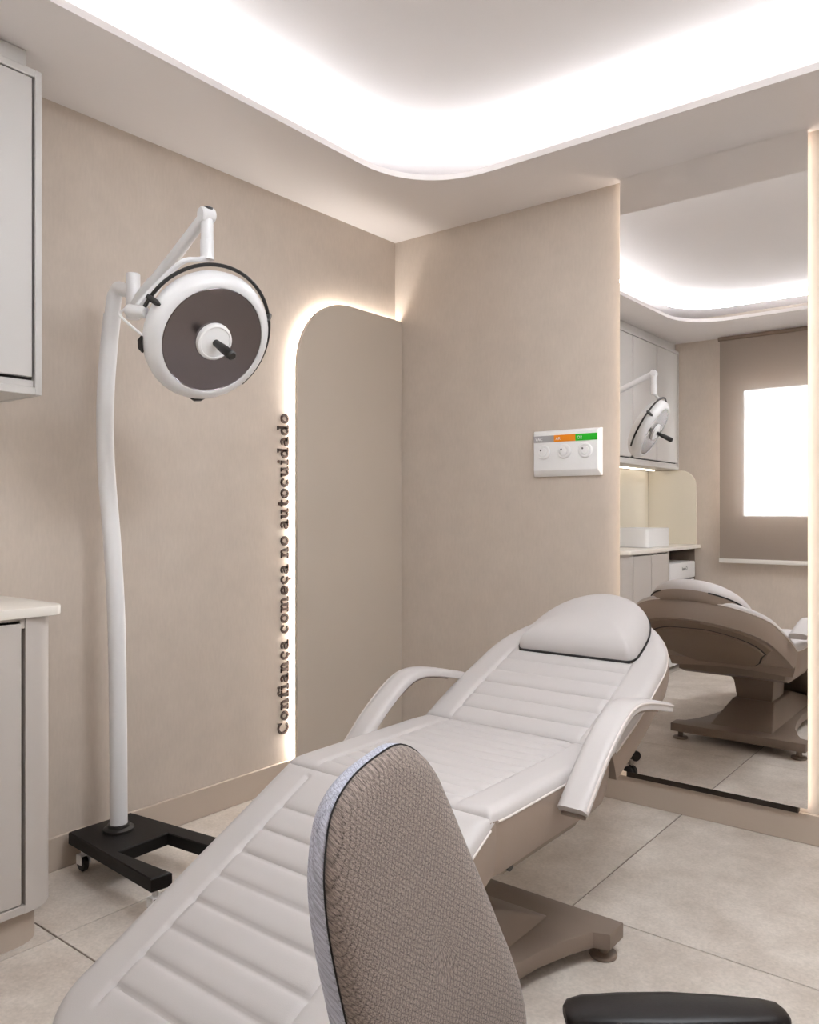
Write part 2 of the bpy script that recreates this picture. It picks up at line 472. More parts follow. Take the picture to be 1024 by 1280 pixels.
# letters as slab-serif strokes: local x along the text (up the wall), local y = letter height
class G:
    def __init__(s): s.polys = []
    def rect(s, x0, y0, x1, y1): s.polys.append([(x0, y0), (x1, y0), (x1, y1), (x0, y1)]); return s
    def arc(s, cx, cy, rx, ry, a0, a1, wx=.23, wy=.18, n=14):
        for k in range(n):
            t0 = R(a0+(a1-a0)*k/n); t1 = R(a0+(a1-a0)*(k+1)/n)
            q = []
            for t, o in ((t0, 1), (t1, 1), (t1, 0), (t0, 0)):
                q.append((cx+(rx-(0 if o else wx))*math.cos(t), cy+(ry-(0 if o else wy))*math.sin(t)))
            s.polys.append(q)
        return s
def g_c(g, ced=False):
    g.arc(.48, .5, .42, .52, 48, 312); g.rect(.66, .62, .84, .86)
    if ced: g.rect(.42, -.14, .54, .02); g.arc(.46, -.2, .18, .16, 90, -110, .1, .1, 8)
    return g, .95
def glyph(ch):
    g = G()
    if ch == 'C':
        g.arc(.66, .7, .58, .72, 42, 318, .22, .17); g.rect(.98, .92, 1.13, 1.36); return g, 1.25
    if ch == 'o': g.arc(.5, .5, .44, .52, 0, 360, .23, .18, 22); return g, 1.02
    if ch == 'n':
        g.rect(.18, 0, .42, 1); g.rect(.04, 0, .54, .14); g.rect(.04, .87, .3, 1); g.arc(.6, .58, .29, .44, 0, 150, .2, .16); g.rect(.66, 0, .9, .6); g.rect(.6, 0, 1.05, .14); return g, 1.12
    if ch == 'm':
        g.rect(.18, 0, .42, 1); g.rect(.04, 0, .52, .14); g.rect(.04, .87, .3, 1)
        for d in (0, .47):
            g.arc(.57+d, .6, .27, .42, 0, 150, .2, .16); g.rect(.62+d, 0, .85+d, .62)
            g.rect(.56+d, 0, .93+d+(.08 if d else 0), .14)
        return g, 1.56
    if ch == 'f':
        g.rect(.2, 0, .44, 1.12); g.rect(.04, 0, .6, .14); g.rect(.04, .84, .68, .98); g.arc(.52, 1.1, .3, .34, 25, 180, .2, .15); return g, .72
    if ch == 'i':
        g.rect(.18, 0, .42, 1); g.rect(.04, 0, .56, .14); g.rect(.04, .87, .3, 1); g.arc(.29, 1.3, .14, .14, 0, 360, .14, .14, 12); return g, .6
    if ch == 'a':
        g.arc(.44, .68, .34, .35, 0, 155, .22, .17); g.rect(.55, .1, .78, .7); g.arc(.42, .29, .36, .31, 0, 360, .2, .16, 18); g.rect(.6, 0, .94, .14); return g, .97
    if ch == 'ç': return g_c(g, True)
    if ch == 'c': return g_c(g)
    if ch == 'e':
        g.arc(.49, .5, .43, .52, 0, 318, .23, .18, 20); g.rect(.2, .43, .9, .56); return g, .98
    if ch == 'u':
        g.rect(.12, .4, .36, 1); g.rect(.0, .87, .3, 1); g.arc(.43, .42, .29, .44, 180, 330, .2, .16); g.rect(.63, 0, .87, 1); g.rect(.5, .87, .8, 1); g.rect(.7, 0, 1.02, .14); return g, 1.1
    if ch == 't':
        g.rect(.18, .3, .42, 1.34); g.rect(.02, .84, .66, .98); g.arc(.47, .3, .27, .32, 180, 320, .2, .15); return g, .76
    if ch == 'd':
        g.arc(.46, .49, .4, .51, 0, 360, .23, .18, 20); g.rect(.65, 0, .89, 1.45); g.rect(.52, 1.32, .8, 1.45); g.rect(.74, 0, 1.04, .14); return g, 1.1
    return g, .5
TXT = 'Confiança começa no autocuidado'
adv = [glyph(ch)[1] for ch in TXT]
LEN = 1.345; z_start = .219; ybase = -.712; xh = .042
scale_x = LEN/(sum(adv))
sign = thing('wall_lettering', 'dark brown raised lettering running up the wall beside the glowing arch panel', 'lettering', (.004, ybase, z_start))
pos = 0
for ch, a in zip(TXT, adv):
    g, _ = glyph(ch)
    if g.polys:
        bm = bmesh.new()
        for poly in g.polys:
            f, b = [], []
            for x, y in poly:
                zz = z_start+(pos+x)*scale_x; yy = ybase-y*xh
                f.append(bm.verts.new((.006, yy, zz))); b.append(bm.verts.new((.0005, yy, zz)))
            bm.faces.new(f)
            for k in range(len(f)): bm.faces.new((f[k], f[(k+1) % len(f)], b[(k+1) % len(f)], b[k]))
        obj('letter', bm, M['letters'], sign, 0, origin=(.004, ybase, z_start+pos*scale_x))
    pos += a

# ================================================================ mirror
mx0, mx1, mz0 = 1.181, 1.861, .131
mir = thing('wall_mirror', 'tall backlit frameless mirror reaching the ceiling above the back baseboard', 'mirror', ((mx0+mx1)/2, -.02, .106))
obj('mirror_glass', box((mx0, -.04, mz0), (mx1, -.026, H-.001)), M['mirror'], mir, 0)
obj('backing_frame', box((mx0+.022, -.026, .106), (mx1-.034, -.0005, H-.001)), M['backing_shade'], mir, 0)['label'] = 'backing coloured dark as the unlit gap behind the mirror'
for x in (mx0+.010, mx1-.026):
    obj('light_strip', tube([(x, -.013, .125), (x, -.013, H-.01)], .006, 6), M['mirror_led'], mir)['label'] = 'warm glowing strip'

# ================================================================ gas outlet panel
pan = thing('outlet_panel', 'white wall panel with three round outlets under grey, orange and green labels', 'control panel', (.937, -.0, 1.397))
bm = bmesh.new()
o_ = [(.782, 1.300), (1.092, 1.300), (1.092, 1.494), (.782, 1.494)]; i_ = [(.790, 1.325), (1.082, 1.325), (1.082, 1.486), (.790, 1.486)]
a = [bm.verts.new((x, 0, z)) for x, z in o_]; b = [bm.verts.new((x, -.012, z)) for x, z in o_]; c = [bm.verts.new((x, -.03, z)) for x, z in i_]
bm.faces.new(a); bm.faces.new(c)
for k in range(4):
    k2 = (k+1) % 4
    bm.faces.new((a[k], a[k2], b[k2], b[k])); bm.faces.new((b[k], b[k2], c[k2], c[k]))
bmesh.ops.bevel(bm, geom=list(bm.edges), offset=.002, segments=2, profile=.5, affect='EDGES')
obj('housing', bm, M['white_plastic'], pan)
def text_bm(s, size):
    cu = bpy.data.curves.new('t', 'FONT'); cu.body = s; cu.size = size; cu.extrude = .0004
    to = bpy.data.objects.new('t', cu); COL.objects.link(to)
    dg = bpy.context.evaluated_depsgraph_get(); me = bpy.data.meshes.new_from_object(to.evaluated_get(dg))
    b_ = bmesh.new(); b_.from_mesh(me)
    bpy.data.objects.remove(to); bpy.data.meshes.remove(me)
    return b_
for x0, x1, mk, s, lab in ((.7905, .886, 'grey_label', 'VAC', 'grey strip with small white lettering'), (.886, .984, 'orange', 'AR', 'orange strip with small white lettering'), (.984, 1.0815, 'green', 'O2', 'green strip with small white lettering')):
    lb = obj('label_strip', box((x0, -.0315, 1.443), (x1, -.0295, 1.471)), M[mk], pan, 0); lb['label'] = lab
    tb = text_bm(s, .017)
    bmesh.ops.transform(tb, matrix=Matrix.Translation((x0+.008, -.0318, 1.451)) @ Matrix.Rotation(R(90), 4, 'X'), verts=tb.verts)
    obj('lettering', tb, M['print_white'], lb, 0)
for x in (.838, .934, 1.030):
    ou = obj('outlet', lathe([(.030, 0), (.030, .004), (.027, .007), (.021, .007), (.019, .004), (.017, .004), (.016, .010), (.0, .010)], (x, -.03, 1.402), (0, -1, 0), 28), M['white_plastic'], pan)
    obj('indicator', lathe([(.004, 0), (.004, .002), (0, .002)], (x-.010, -.0395, 1.410), (0, -1, 0), 10), M['print_grey'], ou)

# ================================================================ upper cabinet run along the left wall
up = thing('wall_cabinet', 'pale greige wall cabinet run with flush doors, hung high on the left wall', 'cabinet', (.12, -2.6, 1.48))
uy0, uy1, uz0, uz1, ux = YR+.001, -1.896, 1.482, 2.405, .25
bm = bmesh.new()
add_box(bm, (.001, uy1-.02, uz0), (ux, uy1, uz1), .002, 1); add_box(bm, (.001, uy0, uz0), (ux, uy1-.02, uz0+.022), .002, 1)
add_box(bm, (.001, uy0, uz1-.022), (ux, uy1-.02, uz1), .002, 1); add_box(bm, (.001, uy0, uz0+.022), (ux, uy0+.018, uz1-.022), .002, 1)
obj('body', bm, M['cabinet'], up)
obj('back_box', box((.001, uy0+.018, uz0+.022), (ux-.022, uy1-.02, uz1-.022)), M['gap'], up, 0)['label'] = 'dark interior seen in the door gaps'
obj('top_filler', box((.001, uy0, uz1), (ux-.03, uy1-.03, H-.001), .002, 1), M['cabinet'], up)
obj('finger_rail', box((ux-.030, uy0+.018, uz0+.022), (ux-.012, uy1-.02, uz0+.042)), M['cabinet'], up, 0)
dy = [uy1-.024, -2.39, -2.83, uy0+.022]
for k in range(3):
    obj('door', box((ux-.018, dy[k+1]+.0045, uz0+.05), (ux-.001, dy[k]-.0045, uz1-.026), .0015, 1), M['cabinet'], up)
obj('light_strip', box((.06, uy0+.05, uz0-.008), (.075, -2.25, uz0), 0), M['cab_led'], up, 0)['label'] = 'warm glowing strip under the cabinet'

# ================================================================ base cabinet, worktop, splashback, sink, fridge
lo = thing('base_cabinet', 'pale greige base cabinet with a rounded end and flush doors on the left wall', 'cabinet', (.2, -2.6, 0))
ly1, lx = -1.925, .405
def rounded_end(x0, x1, y0, y1, r):
    return [(x0, y0), (x1, y0)] + arc2(x1-r, y1-r, r, 0, 90, 12) + [(x0, y1)]
FY = -2.64       # fridge niche begins here
obj('end_panel', prism(rounded_end(.001, lx, -2.02, ly1, .085), 2, .10, .872), M['cabinet_lower'], lo, 40)
obj('carcass', box((.001, FY, .10), (lx-.022, -2.02, .872)), M['gap'], lo, 0)['label'] = 'dark carcass seen in the door gaps'
bm = bmesh.new()
add_box(bm, (lx-.022, FY, .845), (lx-.004, -2.02, .872), .001, 1); add_box(bm, (lx-.022, FY, .10), (lx, -2.02, .122), .001, 1); add_box(bm, (.001, FY-.018, .0), (lx, FY, .872), .001, 1)
obj('face_frame', bm, M['cabinet_lower'], lo)
ds = [-2.026, -2.335, FY]
for k in range(2):
    d = obj('door', box((lx-.018, ds[k+1]+.0045, .126), (lx, ds[k]-.0045, .858), .0015, 1), M['cabinet_lower'], lo)
    obj('finger_pull', box((lx-.021, ds[k+1]+.006, .8585), (lx-.004, ds[k]-.006, .866), .0005, 1), M['gap'], d, 0)['label'] = 'dark recessed finger pull'
obj('plinth', prism(rounded_end(.02, lx-.035, FY-.018, ly1-.025, .075), 2, 0, .10), M['base'], lo, 40)
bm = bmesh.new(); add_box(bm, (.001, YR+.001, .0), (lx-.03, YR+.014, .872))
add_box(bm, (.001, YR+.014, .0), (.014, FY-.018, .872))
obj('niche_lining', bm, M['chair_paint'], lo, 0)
wt = obj('worktop', prism(rounded_end(.001, .42, YR+.001, -1.912, .05), 2, .873, .900, .004, 2), M['counter'], None, 40)
tag(wt, 'ivory stone worktop with a rounded end on the base cabinet', 'worktop')
sp = obj('splashback', box((.0005, YR+.02, .9005), (.012, -2.30, 1.47)), M['cream'], None, 0)
tag(sp, 'cream stone splashback on the left wall under the wall cabinet', 'splashback')
sp2 = obj('end_splashback', prism([(.0125, .9005), (.39, .9005)] + arc2(.39-.13, 1.474-.13, .13, 0, 90, 14) + [(.0125, 1.474)], 1, YR+.0005, YR+.018), M['cream'], None, 40)
tag(sp2, 'cream rounded end splashback standing on the worktop against the rear wall', 'splashback')
sk = thing('vessel_sink', 'white rectangular vessel sink on the ivory worktop, seen in the mirror', 'sink', (.20, -2.68, .9005))
def tray(x0, x1, y0, y1, z0, z1, t, r):
    def rr(d):
        X0, X1, Y0, Y1, q = x0+d, x1-d, y0+d, y1-d, max(r-d*.6, .004)
        return arc2(X1-q, Y1-q, q, 0, 90, 5)+arc2(X0+q, Y1-q, q, 90, 180, 5)+arc2(X0+q, Y0+q, q, 180, 270, 5)+arc2(X1-q, Y0+q, q, 270, 360, 5)
    bm = bmesh.new(); L_ = []
    for d, z in ((.003, z0), (0, z0+.004), (0, z1-.003), (.003, z1), (t-.003, z1), (t, z1-.003), (t+.01, z0+.03), (t+.03, z0+.02)):
        L_.append([bm.verts.new((x, y, z)) for x, y in rr(d)])
    n = len(L_[0])
    for A, B in zip(L_, L_[1:]):
        for k in range(n): bm.faces.new((A[k], A[(k+1) % n], B[(k+1) % n], B[k]))
    bm.faces.new(L_[0]); bm.faces.new(L_[-1])
    return bm
obj('basin', tray(.07, .335, -2.86, -2.44, .901, 1.035, .016, .025), M['ceramic'], sk)
obj('drain', lathe([(.022, 0), (.022, .003), (.015, .004), (0, .004)], (.2, -2.65, .921), (0, 0, 1), 20), M['steel'], sk)
fr = thing('mini_fridge', 'small white fridge with a freezer flap in the niche under the worktop', 'fridge', (.2, -2.97, 0))
fy0, fy1 = -3.245, -2.715
obj('cabinet_body', box((.03, fy0, .02), (.345, fy1, .775), .004), M['fridge'], fr)
obj('foot', box((.05, fy0+.02, 0), (.33, fy1-.02, .02)), M['black'], fr, 0)
fd = obj('door', box((.349, fy0, .03), (.385, fy1, .640), .006), M['fridge'], fr)
f2 = obj('freezer_flap', box((.349, fy0, .652), (.390, fy1, .775), .008), M['fridge'], fr)
obj('handle_recess', box((.386, fy0+.03, .6405), (.3885, fy1-.12, .6515)), M['print_grey'], fr, 0)['label'] = 'grey handle gap'
obj('hinge', box((.346, fy1-.075, .60), (.387, fy1-.055, .70), .002), M['print_grey'], fr, 0)['label'] = 'grey hinge bracket'
tb = text_bm('Consul', .038)
bmesh.ops.transform(tb, matrix=Matrix.Translation((.3907, -3.07, .715)) @ Matrix.Rotation(R(90), 4, 'Z') @ Matrix.Rotation(R(90), 4, 'X'), verts=tb.verts)
# the door faces +x: the word runs towards +y
obj('lettering', tb, M['print_grey'], f2, 0)

# ================================================================ roller blind on the rear window
bl = thing('roller_blind', 'grey-brown roller blind hanging over the bright rear window, seen in the mirror', 'blind', (1.3, -3.21, .78))
bx0, bx1 = .585, 1.99
obj('screen', box((bx0, -3.2115, .80), (bx1, -3.2105, 2.44)), M['screen'], bl, 0)
obj('roller', tube([(bx0-.01, -3.211, 2.445), (bx1+.01, -3.211, 2.445)], .016, 16), M['shell'], bl)  # dark taupe paints in the shadow line above the blind
obj('bottom_rail', box((bx0-.004, -3.222, .772), (bx1+.004, -3.2, .803), .004), M['rail_white'], bl)

# ================================================================ surgical lamp on its stand
lamp = thing('surgical_lamp', 'white surgical lamp on a curved pole with a black wheeled base by the left wall', 'lamp', (.15, -1.6, 0))
base_t, base_b = .125, .085
pts = [(.045, -1.705), (.54, -1.735), (.55, -1.672), (.305, -1.688), (.30, -1.512), (.55, -1.488), (.545, -1.425), (.05, -1.485)]
lb = obj('base', prism(pts, 2, base_b, base_t, .003, 1), M['black_metal'], lamp)
for cx, cy in ((.085, -1.675), (.51, -1.70), (.51, -1.46), (.085, -1.515)):
    bm = tube([(cx, cy, base_b), (cx, cy, .052)], .009, 10)
    add_box(bm, (cx-.016, cy-.018, .026), (cx+.012, cy-.013, .056), .001, 1); add_box(bm, (cx-.016, cy+.013, .026), (cx+.012, cy+.018, .056), .001, 1); add_box(bm, (cx-.012, cy-.018, .052), (cx+.012, cy+.018, .058), .001, 1)
    ca = obj('caster', bm, M['white_plastic'], lamp); ca['label'] = 'white swivel caster'
    obj('wheel', lathe([(0, -.009), (.022, -.009), (.026, -.005), (.026, .005), (.022, .009), (0, .009)], (cx-.006, cy, .026), (0, 1, 0), 18), M['black'], ca)
obj('pole_collar', lathe([(.048, 0), (.048, .008), (.036, .014), (.034, .022), (.0, .022)], (.155, -1.595, base_t), (0, 0, 1), 28), M['black'], lamp)
pp = catmull([(.155, -1.595, .13), (.152, -1.596, .5), (.146, -1.598, .80), (.125, -1.60, 1.05), (.096, -1.602, 1.27), (.086, -1.602, 1.42), (.090, -1.601, 1.56), (.108, -1.60, 1.70), (.126, -1.60, 1.79)], 6)
obj('pole', tube(pp, .0275, 20), M['white_metal'], lamp)
hd = catmull([(.122, -1.60, 1.77), (.135, -1.60, 1.835), (.158, -1.60, 1.868), (.195, -1.60, 1.858), (.235, -1.60, 1.848)], 6)
obj('pole_elbow', tube(hd, [.024]*9+[.022]*(len(hd)-9), 18), M['white_metal'], lamp)
jb = obj('arm_joint', lathe([(0, 0), (.019, 0), (.0215, .003), (.0215, .140), (.019, .143), (0, .143)], (.247, -1.602, 1.757), (0, 0, 1), 24), M['white_metal'], lamp)
obj('joint_cap', lathe([(.006, 0), (.006, .002), (0, .002)], (.262, -1.618, 1.775), (.78, -.62, 0), 10), M['steel'], jb)
A0, A1 = Vector((.262, -1.604, 1.785)), Vector((.683, -1.655, 1.972))
obj('spring_arm', tube([A0+(A1-A0)*t for t in (0, .12, .3, .32, .6, .95, 1.0)], [.021, .026, .024, .021, .018, .016, .012], 18), M['white_metal'], lamp)
obj('arm_knuckle', lathe([(0, -.02), (.018, -.02), (.021, -.016), (.021, .016), (.018, .02), (0, .02)], (.686, -1.656, 1.968), (.15, .98, .1), 20), M['white_metal'], lamp)
obj('knuckle_cap', lathe([(0, 0), (.014, 0), (.012, .006), (0, .008)], (.692, -1.656, 1.984), (.35, -.1, .93), 16), M['black'], lamp)['label'] = 'black end cap'
obj('drop_tube', tube([(.686, -1.655, 1.955), (.686, -1.655, 1.90), (.686, -1.655, 1.899), (.686, -1.655, 1.845)], [.017, .017, .0185, .0185], 18), M['white_metal'], lamp)
nv = Vector((.865, -.13, -.485)).normalized(); Fc = Vector((.697, -1.642, 1.622))
e1 = Vector((-nv.y, nv.x, 0)).normalized(); e2 = nv.cross(e1)
P = lambda a_, r_, h_: Fc + nv*h_ + (math.cos(R(a_))*e1 + math.sin(R(a_))*e2)*r_
head = obj('lamp_head', lathe([(.146, -.004), (.149, .002), (.157, .002), (.168, -.004), (.179, -.017), (.184, -.034), (.181, -.05), (.170, -.07), (.145, -.092), (.10, -.108), (.05, -.115), (0, -.116)], Fc, nv, 56), M['white_metal'], lamp, 30)
obj('reflector', lathe([(.1475, 0), (.146, .001), (.135, -.008), (.12, -.016), (.10, -.024), (.08, -.029), (.05, -.032), (0, -.032)], Fc, nv, 56), M['glass'], head)['label'] = 'grey reflector glass'
obj('hub', lathe([(.050, -.034), (.052, .006), (.050, .012), (.046, .014), (.044, .0145), (.042, .012), (.030, .013), (.016, .016), (0, .016)], Fc, nv, 36), M['white_plastic'], head)
obj('handle', lathe([(.010, .012), (.0105, .03), (.0125, .06), (.0135, .10), (.013, .112), (.009, .116), (0, .116)], Fc, nv, 20), M['black'], lamp)['label'] = 'black sterile handle'
ringpts = [P(-40+ (166+40)*k/48, .197, -.046) for k in range(49)]
rg = obj('grip_ring', tube(ringpts, .0052, 10), M['black'], lamp); rg['label'] = 'black wire grip ring'
for a_ in (158, 26):
    bm = tube([P(a_, .2055, -.050), P(a_, .197, -.044), P(a_, .184, -.026), P(a_, .180, -.015)], [.006, .0085, .008, .004], 10)
    obj('ring_clip', bm, M['black'], rg)
for a_ in (196, 276):
    obj('edge_bumper', tube([P(a_-7, .186, -.04), P(a_-3, .190, -.042), P(a_+3, .190, -.042), P(a_+7, .186, -.04)], [.003, .007, .007, .003], 8), M['black'], head)['label'] = 'black rubber bumper'
# yoke and side pivot
pv = P(170, .182, -.055); pv2 = pv + Vector((-.06, -.018, .012))
obj('side_pivot', tube([pv, pv+(pv2-pv)*.08, pv+(pv2-pv)*.9, pv2], [.014, .0165, .0165, .013], 16), M['white_metal'], lamp)
yk = catmull([(.686, -1.655, 1.848), (.690, -1.69, 1.836), (.690, -1.733, 1.822), (.655, -1.752, 1.795), (.605, -1.775, 1.75), (.575, -1.79, 1.72), (.56, -1.80, 1.70), pv2], 6)
obj('yoke', tube(yk, .0075, 10), M['white_metal'], lamp)
cb = catmull([pv2+Vector((0, 0, .006)), pv2+Vector((-.018, -.008, -.004)), pv2+Vector((-.016, -.006, -.018)), pv2+Vector((.015, .004, -.045)), P(190, .178, -.05)], 6)
obj('cable', tube(cb, .0038, 8), M['white_plastic'], lamp)['label'] = 'thin white cable'

# ================================================================ treatment chair
XC = 1.295; HW = .31
chair = thing('treatment_chair', 'reclined pale grey upholstered treatment chair with channelled padding and a taupe pedestal', 'treatment chair', (XC, -1.65, 0))
BX = 1.322   # pedestal centre
AXC = 1.305  # arm rest centre
def dist_outline(px, py, poly):
    A = np.array(poly); B = np.roll(A, -1, 0)
    Q = np.stack([px.ravel(), py.ravel()], 1)
    best = np.full(len(Q), 9e9)
    for a_, b_ in zip(A, B):
        d = b_-a_; l2 = (d@d)
        if l2 < 1e-14: continue
        t = np.clip(((Q-a_)@d)/l2, 0, 1)
        pr = a_+t[:, None]*d
        best = np.minimum(best, np.hypot(*(Q-pr).T))
    return best.reshape(px.shape)
def cushion(O, D, Nn, ss, wf, T, skirt, r_edge, seam=None, grooves=(), gd=.007, gs=.005, s_panel=None, puff=0.0, taper=.008, nu=81, curve=None, end_round=None):
    """padded cushion: grid over (x, s); returns bmesh + list of rim points (left and right)"""
    O, D, Nn = Vector(O), Vector(D), Vector(Nn)
    ss = np.array(ss); hw = np.array([wf(s) for s in ss])
    u = np.linspace(-1, 1, nu); u = np.sign(u)*(1-(1-np.abs(u))**1.25)
    X = hw[:, None]*u[None, :]; S = np.repeat(ss[:, None], nu, 1)
    poly = [(-w_, s) for s, w_ in zip(ss, hw)] + [(w_, s) for s, w_ in zip(ss[::-1], hw[::-1])]
    d = dist_outline(X, S, poly)
    q = np.clip(1-d/r_edge, 0, 1)
    hh = T - r_edge*.75*(1-np.sqrt(np.clip(1-q*q, 0, 1)))
    if puff: hh = hh + puff*(1-np.clip(1-d/.16, 0, 1)**2)
    if seam:
        dx = np.abs(X) - np.maximum(hw[:, None]-seam, 0)
        s0, s1 = s_panel
        ins = 1/(1+np.exp(dx/.004))*1/(1+np.exp(-(S-s0)/.004))*1/(1+np.exp((S-s1)/.004))
        edge_mask = np.clip(d/.02, 0, 1)
        hh = hh - .006*np.exp(-(dx/.005)**2)*((S > s0) & (S < s1))*edge_mask
        gr = sorted(grooves)
        arcoff = (0 if curve is None else curve)*(1-(X/HW)**2)
        for g_ in gr:
            hh = hh - ins*gd*np.exp(-np.abs((S-g_-arcoff)/gs)**1.2)
            hh = hh - ins*gd*.3*np.exp(-((S-g_-arcoff)/(gs*3.2))**2)
    bm = bmesh.new()
    V = [[bm.verts.new(O + Vector((X[i, j], 0, 0)) + D*float(ss[i]) + Nn*float(hh[i, j])) for j in range(nu)] for i in range(len(ss))]
    for i in range(len(ss)-1):
        for j in range(nu-1): bm.faces.new((V[i][j], V[i][j+1], V[i+1][j+1], V[i+1][j]))
    per = [V[0][j] for j in range(nu)] + [V[i][-1] for i in range(1, len(ss))] + [V[-1][j] for j in range(nu-2, -1, -1)] + [V[i][0] for i in range(len(ss)-2, 0, -1)]
    cen = O + D*float((ss[0]+ss[-1])/2)
    prev = per; base_co = [v.co.copy() for v in per]
    for f_, dep in ((0, .35), (.3, .7), (1, 1.0)):
        ring = []
        for co_ in base_co:
            rel = co_ - cen; hgt = rel.dot(Nn); flat = rel - Nn*hgt
            L_ = max(flat.length, 1e-6)
            ring.append(bm.verts.new(cen + flat*(1-taper*f_/L_) + Nn*(hgt-(skirt)*dep)))
        n = len(per)
        for k in range(n): bm.faces.new((prev[k], prev[(k+1) % n], ring[(k+1) % n], ring[k]))
        prev = ring
    bm.faces.new(prev)
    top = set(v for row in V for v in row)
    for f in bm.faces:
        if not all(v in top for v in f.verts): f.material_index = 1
    bmesh.ops.remove_doubles(bm, verts=bm.verts, dist=.00005)
    rimL = [O+Vector((-hw[i], 0, 0))+D*float(ss[i])+Nn*float(hh[i, 0]) for i in range(len(ss))]
    rimR = [O+Vector((hw[i], 0, 0))+D*float(ss[i])+Nn*float(hh[i, -1]) for i in range(len(ss))]
    return bm, rimL, rimR

SEAT_Z = .53
# seat
T = .05
ss = np.linspace(0, .585, 118)
bm, rl, rr_ = cushion((XC, -1.055, SEAT_Z-T), (0, -1, 0), (0, 0, 1), ss, lambda s: HW-.010*math.exp(-(s/.05)**2)-.006*math.exp(-((.585-s)/.03)**2), T, .125, .032, .10, [.05+.052*k for k in range(10)], .008, .0045, (.0, .60), taper=.02, curve=.018)
seat = obj('seat', bm, M['vinyl'], chair, 50)
seat.data.materials.append(M['vinyl_side_and_shade'])
for rim in (rl, rr_):
    obj('piping', tube([p_+Vector((0, 0, -.003)) for p_ in rim[4:-4:2]], .0028, 8), M['piping'], seat)['label'] = 'pale piping'
# leg rest
th = R(27); LD = Vector((0, -math.cos(th), -math.sin(th))); LN = Vector((0, -math.sin(th), math.cos(th)))
LL = .765
def leg_w(s):
    if s > LL-.13:
        t = (s-(LL-.13))/.13
        return HW - .13*(1-math.sqrt(max(0, 1-t*t))) - .004
    return HW-.004
ss = np.concatenate([np.linspace(0, LL-.13, 130), LL-.13+.13*np.sin(np.linspace(0, math.pi/2, 24))[1:]])
bm, rl, rr_ = cushion(Vector((XC, -1.637, SEAT_Z-.004))-LN*T, LD, LN, ss, leg_w, T, .11, .034, .105, [.135+.069*k for k in range(8)], .009, .0045, (.03, LL-.10), taper=.02)
leg = obj('leg_rest', bm, M['vinyl'], chair, 50)
leg.data.materials.append(M['vinyl_side_and_shade'])
for rim in (rl, rr_):
    obj('piping', tube([p_-LN*.003 for p_ in rim[4:-10:2]], .0028, 8), M['piping'], leg)['label'] = 'pale piping'
# back rest
tb_ = R(23.0); BD = Vector((0, math.cos(tb_), math.sin(tb_))); BN = Vector((0, -math.sin(tb_), math.cos(tb_)))
BO = Vector((XC, -1.065, SEAT_Z))
BL = .725
def back_w(s, hw=HW):
    s1 = .355
    if s <= s1: return hw + .006*math.sin(math.pi*s/s1)
    t = min((s-s1)/(BL-s1), 1)
    return hw*max(0.0, 1-t**2.1)**(1/1.8)
s_tail = .355+.37*np.sin(np.linspace(0, math.pi/2, 60))
ss = np.concatenate([np.linspace(0, .355, 75), s_tail[1:-1], [.7248]])
bm, rl, rr_ = cushion(BO-BN*T, BD, BN, ss, back_w, T, .085, .034, .10, [.075, .145, .215, .285, .355], .010, .0045, (.0, .52), taper=.012)
back = obj('backrest', bm, M['vinyl'], chair, 50)
back.data.materials.append(M['vinyl_side_and_shade'])
for rim in (rl, rr_):
    obj('piping', tube([p_-BN*.003 for p_ in rim[4:-6:2]], .0028, 8), M['piping'], back)['label'] = 'pale piping'
def outline_bm(O, D, Nn, prof, h0, h1, sc=1.0, inset=0.0, bev=0.0):
    """plate with the outline prof [(x, s)] between heights h0 and h1 (h1 end scaled by sc)"""
    bm = bmesh.new(); c = np.mean(np.array(prof), 0)
    a_ = [bm.verts.new(O+Vector((x, 0, 0))+D*s+Nn*h0) for x, s in prof]
    b_ = [bm.verts.new(O+Vector((c[0]+(x-c[0])*sc, 0, 0))+D*(c[1]+(s-c[1])*sc)+Nn*h1) for x, s in prof]
    bm.faces.new(a_); f2_ = bm.faces.new(b_); n = len(prof)
    for k in range(n): bm.faces.new((a_[k], a_[(k+1) % n], b_[(k+1) % n], b_[k]))
    if bev:
        bmesh.ops.bevel(bm, geom=list(f2_.edges), offset=bev, segments=3, profile=.5, affect='EDGES')
    return bm
def back_prof(k, s0, s1, n=22):
    R_ = [(back_w(s0+(s1-s0)*math.sin(math.pi/2*i/n))*k, s0+(s1-s0)*math.sin(math.pi/2*i/n)*.995) for i in range(n+1)]
    return R_ + [(-x, s) for x, s in reversed(R_)]
bp_ = [(x, s) for x, s in back_prof(.955, .10, .705)]
bp_ = [(.165, .015), (.215, .10), (.262, .24)] + [q for q in bp_ if q[1] > .30] + [(-.262, .24), (-.215, .10), (-.165, .015)]
shell = obj('back_shell', outline_bm(BO, BD, BN, bp_, -.082, -.120, .93, bev=.012), M['shell'], chair, 50)
ip_ = [(x*.80, .06+(s-.06)*.84) for x, s in bp_]
obj('groove_shade_plate', outline_bm(BO, BD, BN, [(x*1.03, .32+(s-.32)*1.03) for x, s in ip_], -.119, -.1208, 1), M['strap'], shell, 0)['label'] = 'black plate drawn in as the shadow of the panel gap'  # shade of the groove, painted as a thin black plate
obj('shell_panel', outline_bm(BO, BD, BN, ip_, -.119, -.129, .985, bev=.006), M['shell'], shell, 50)
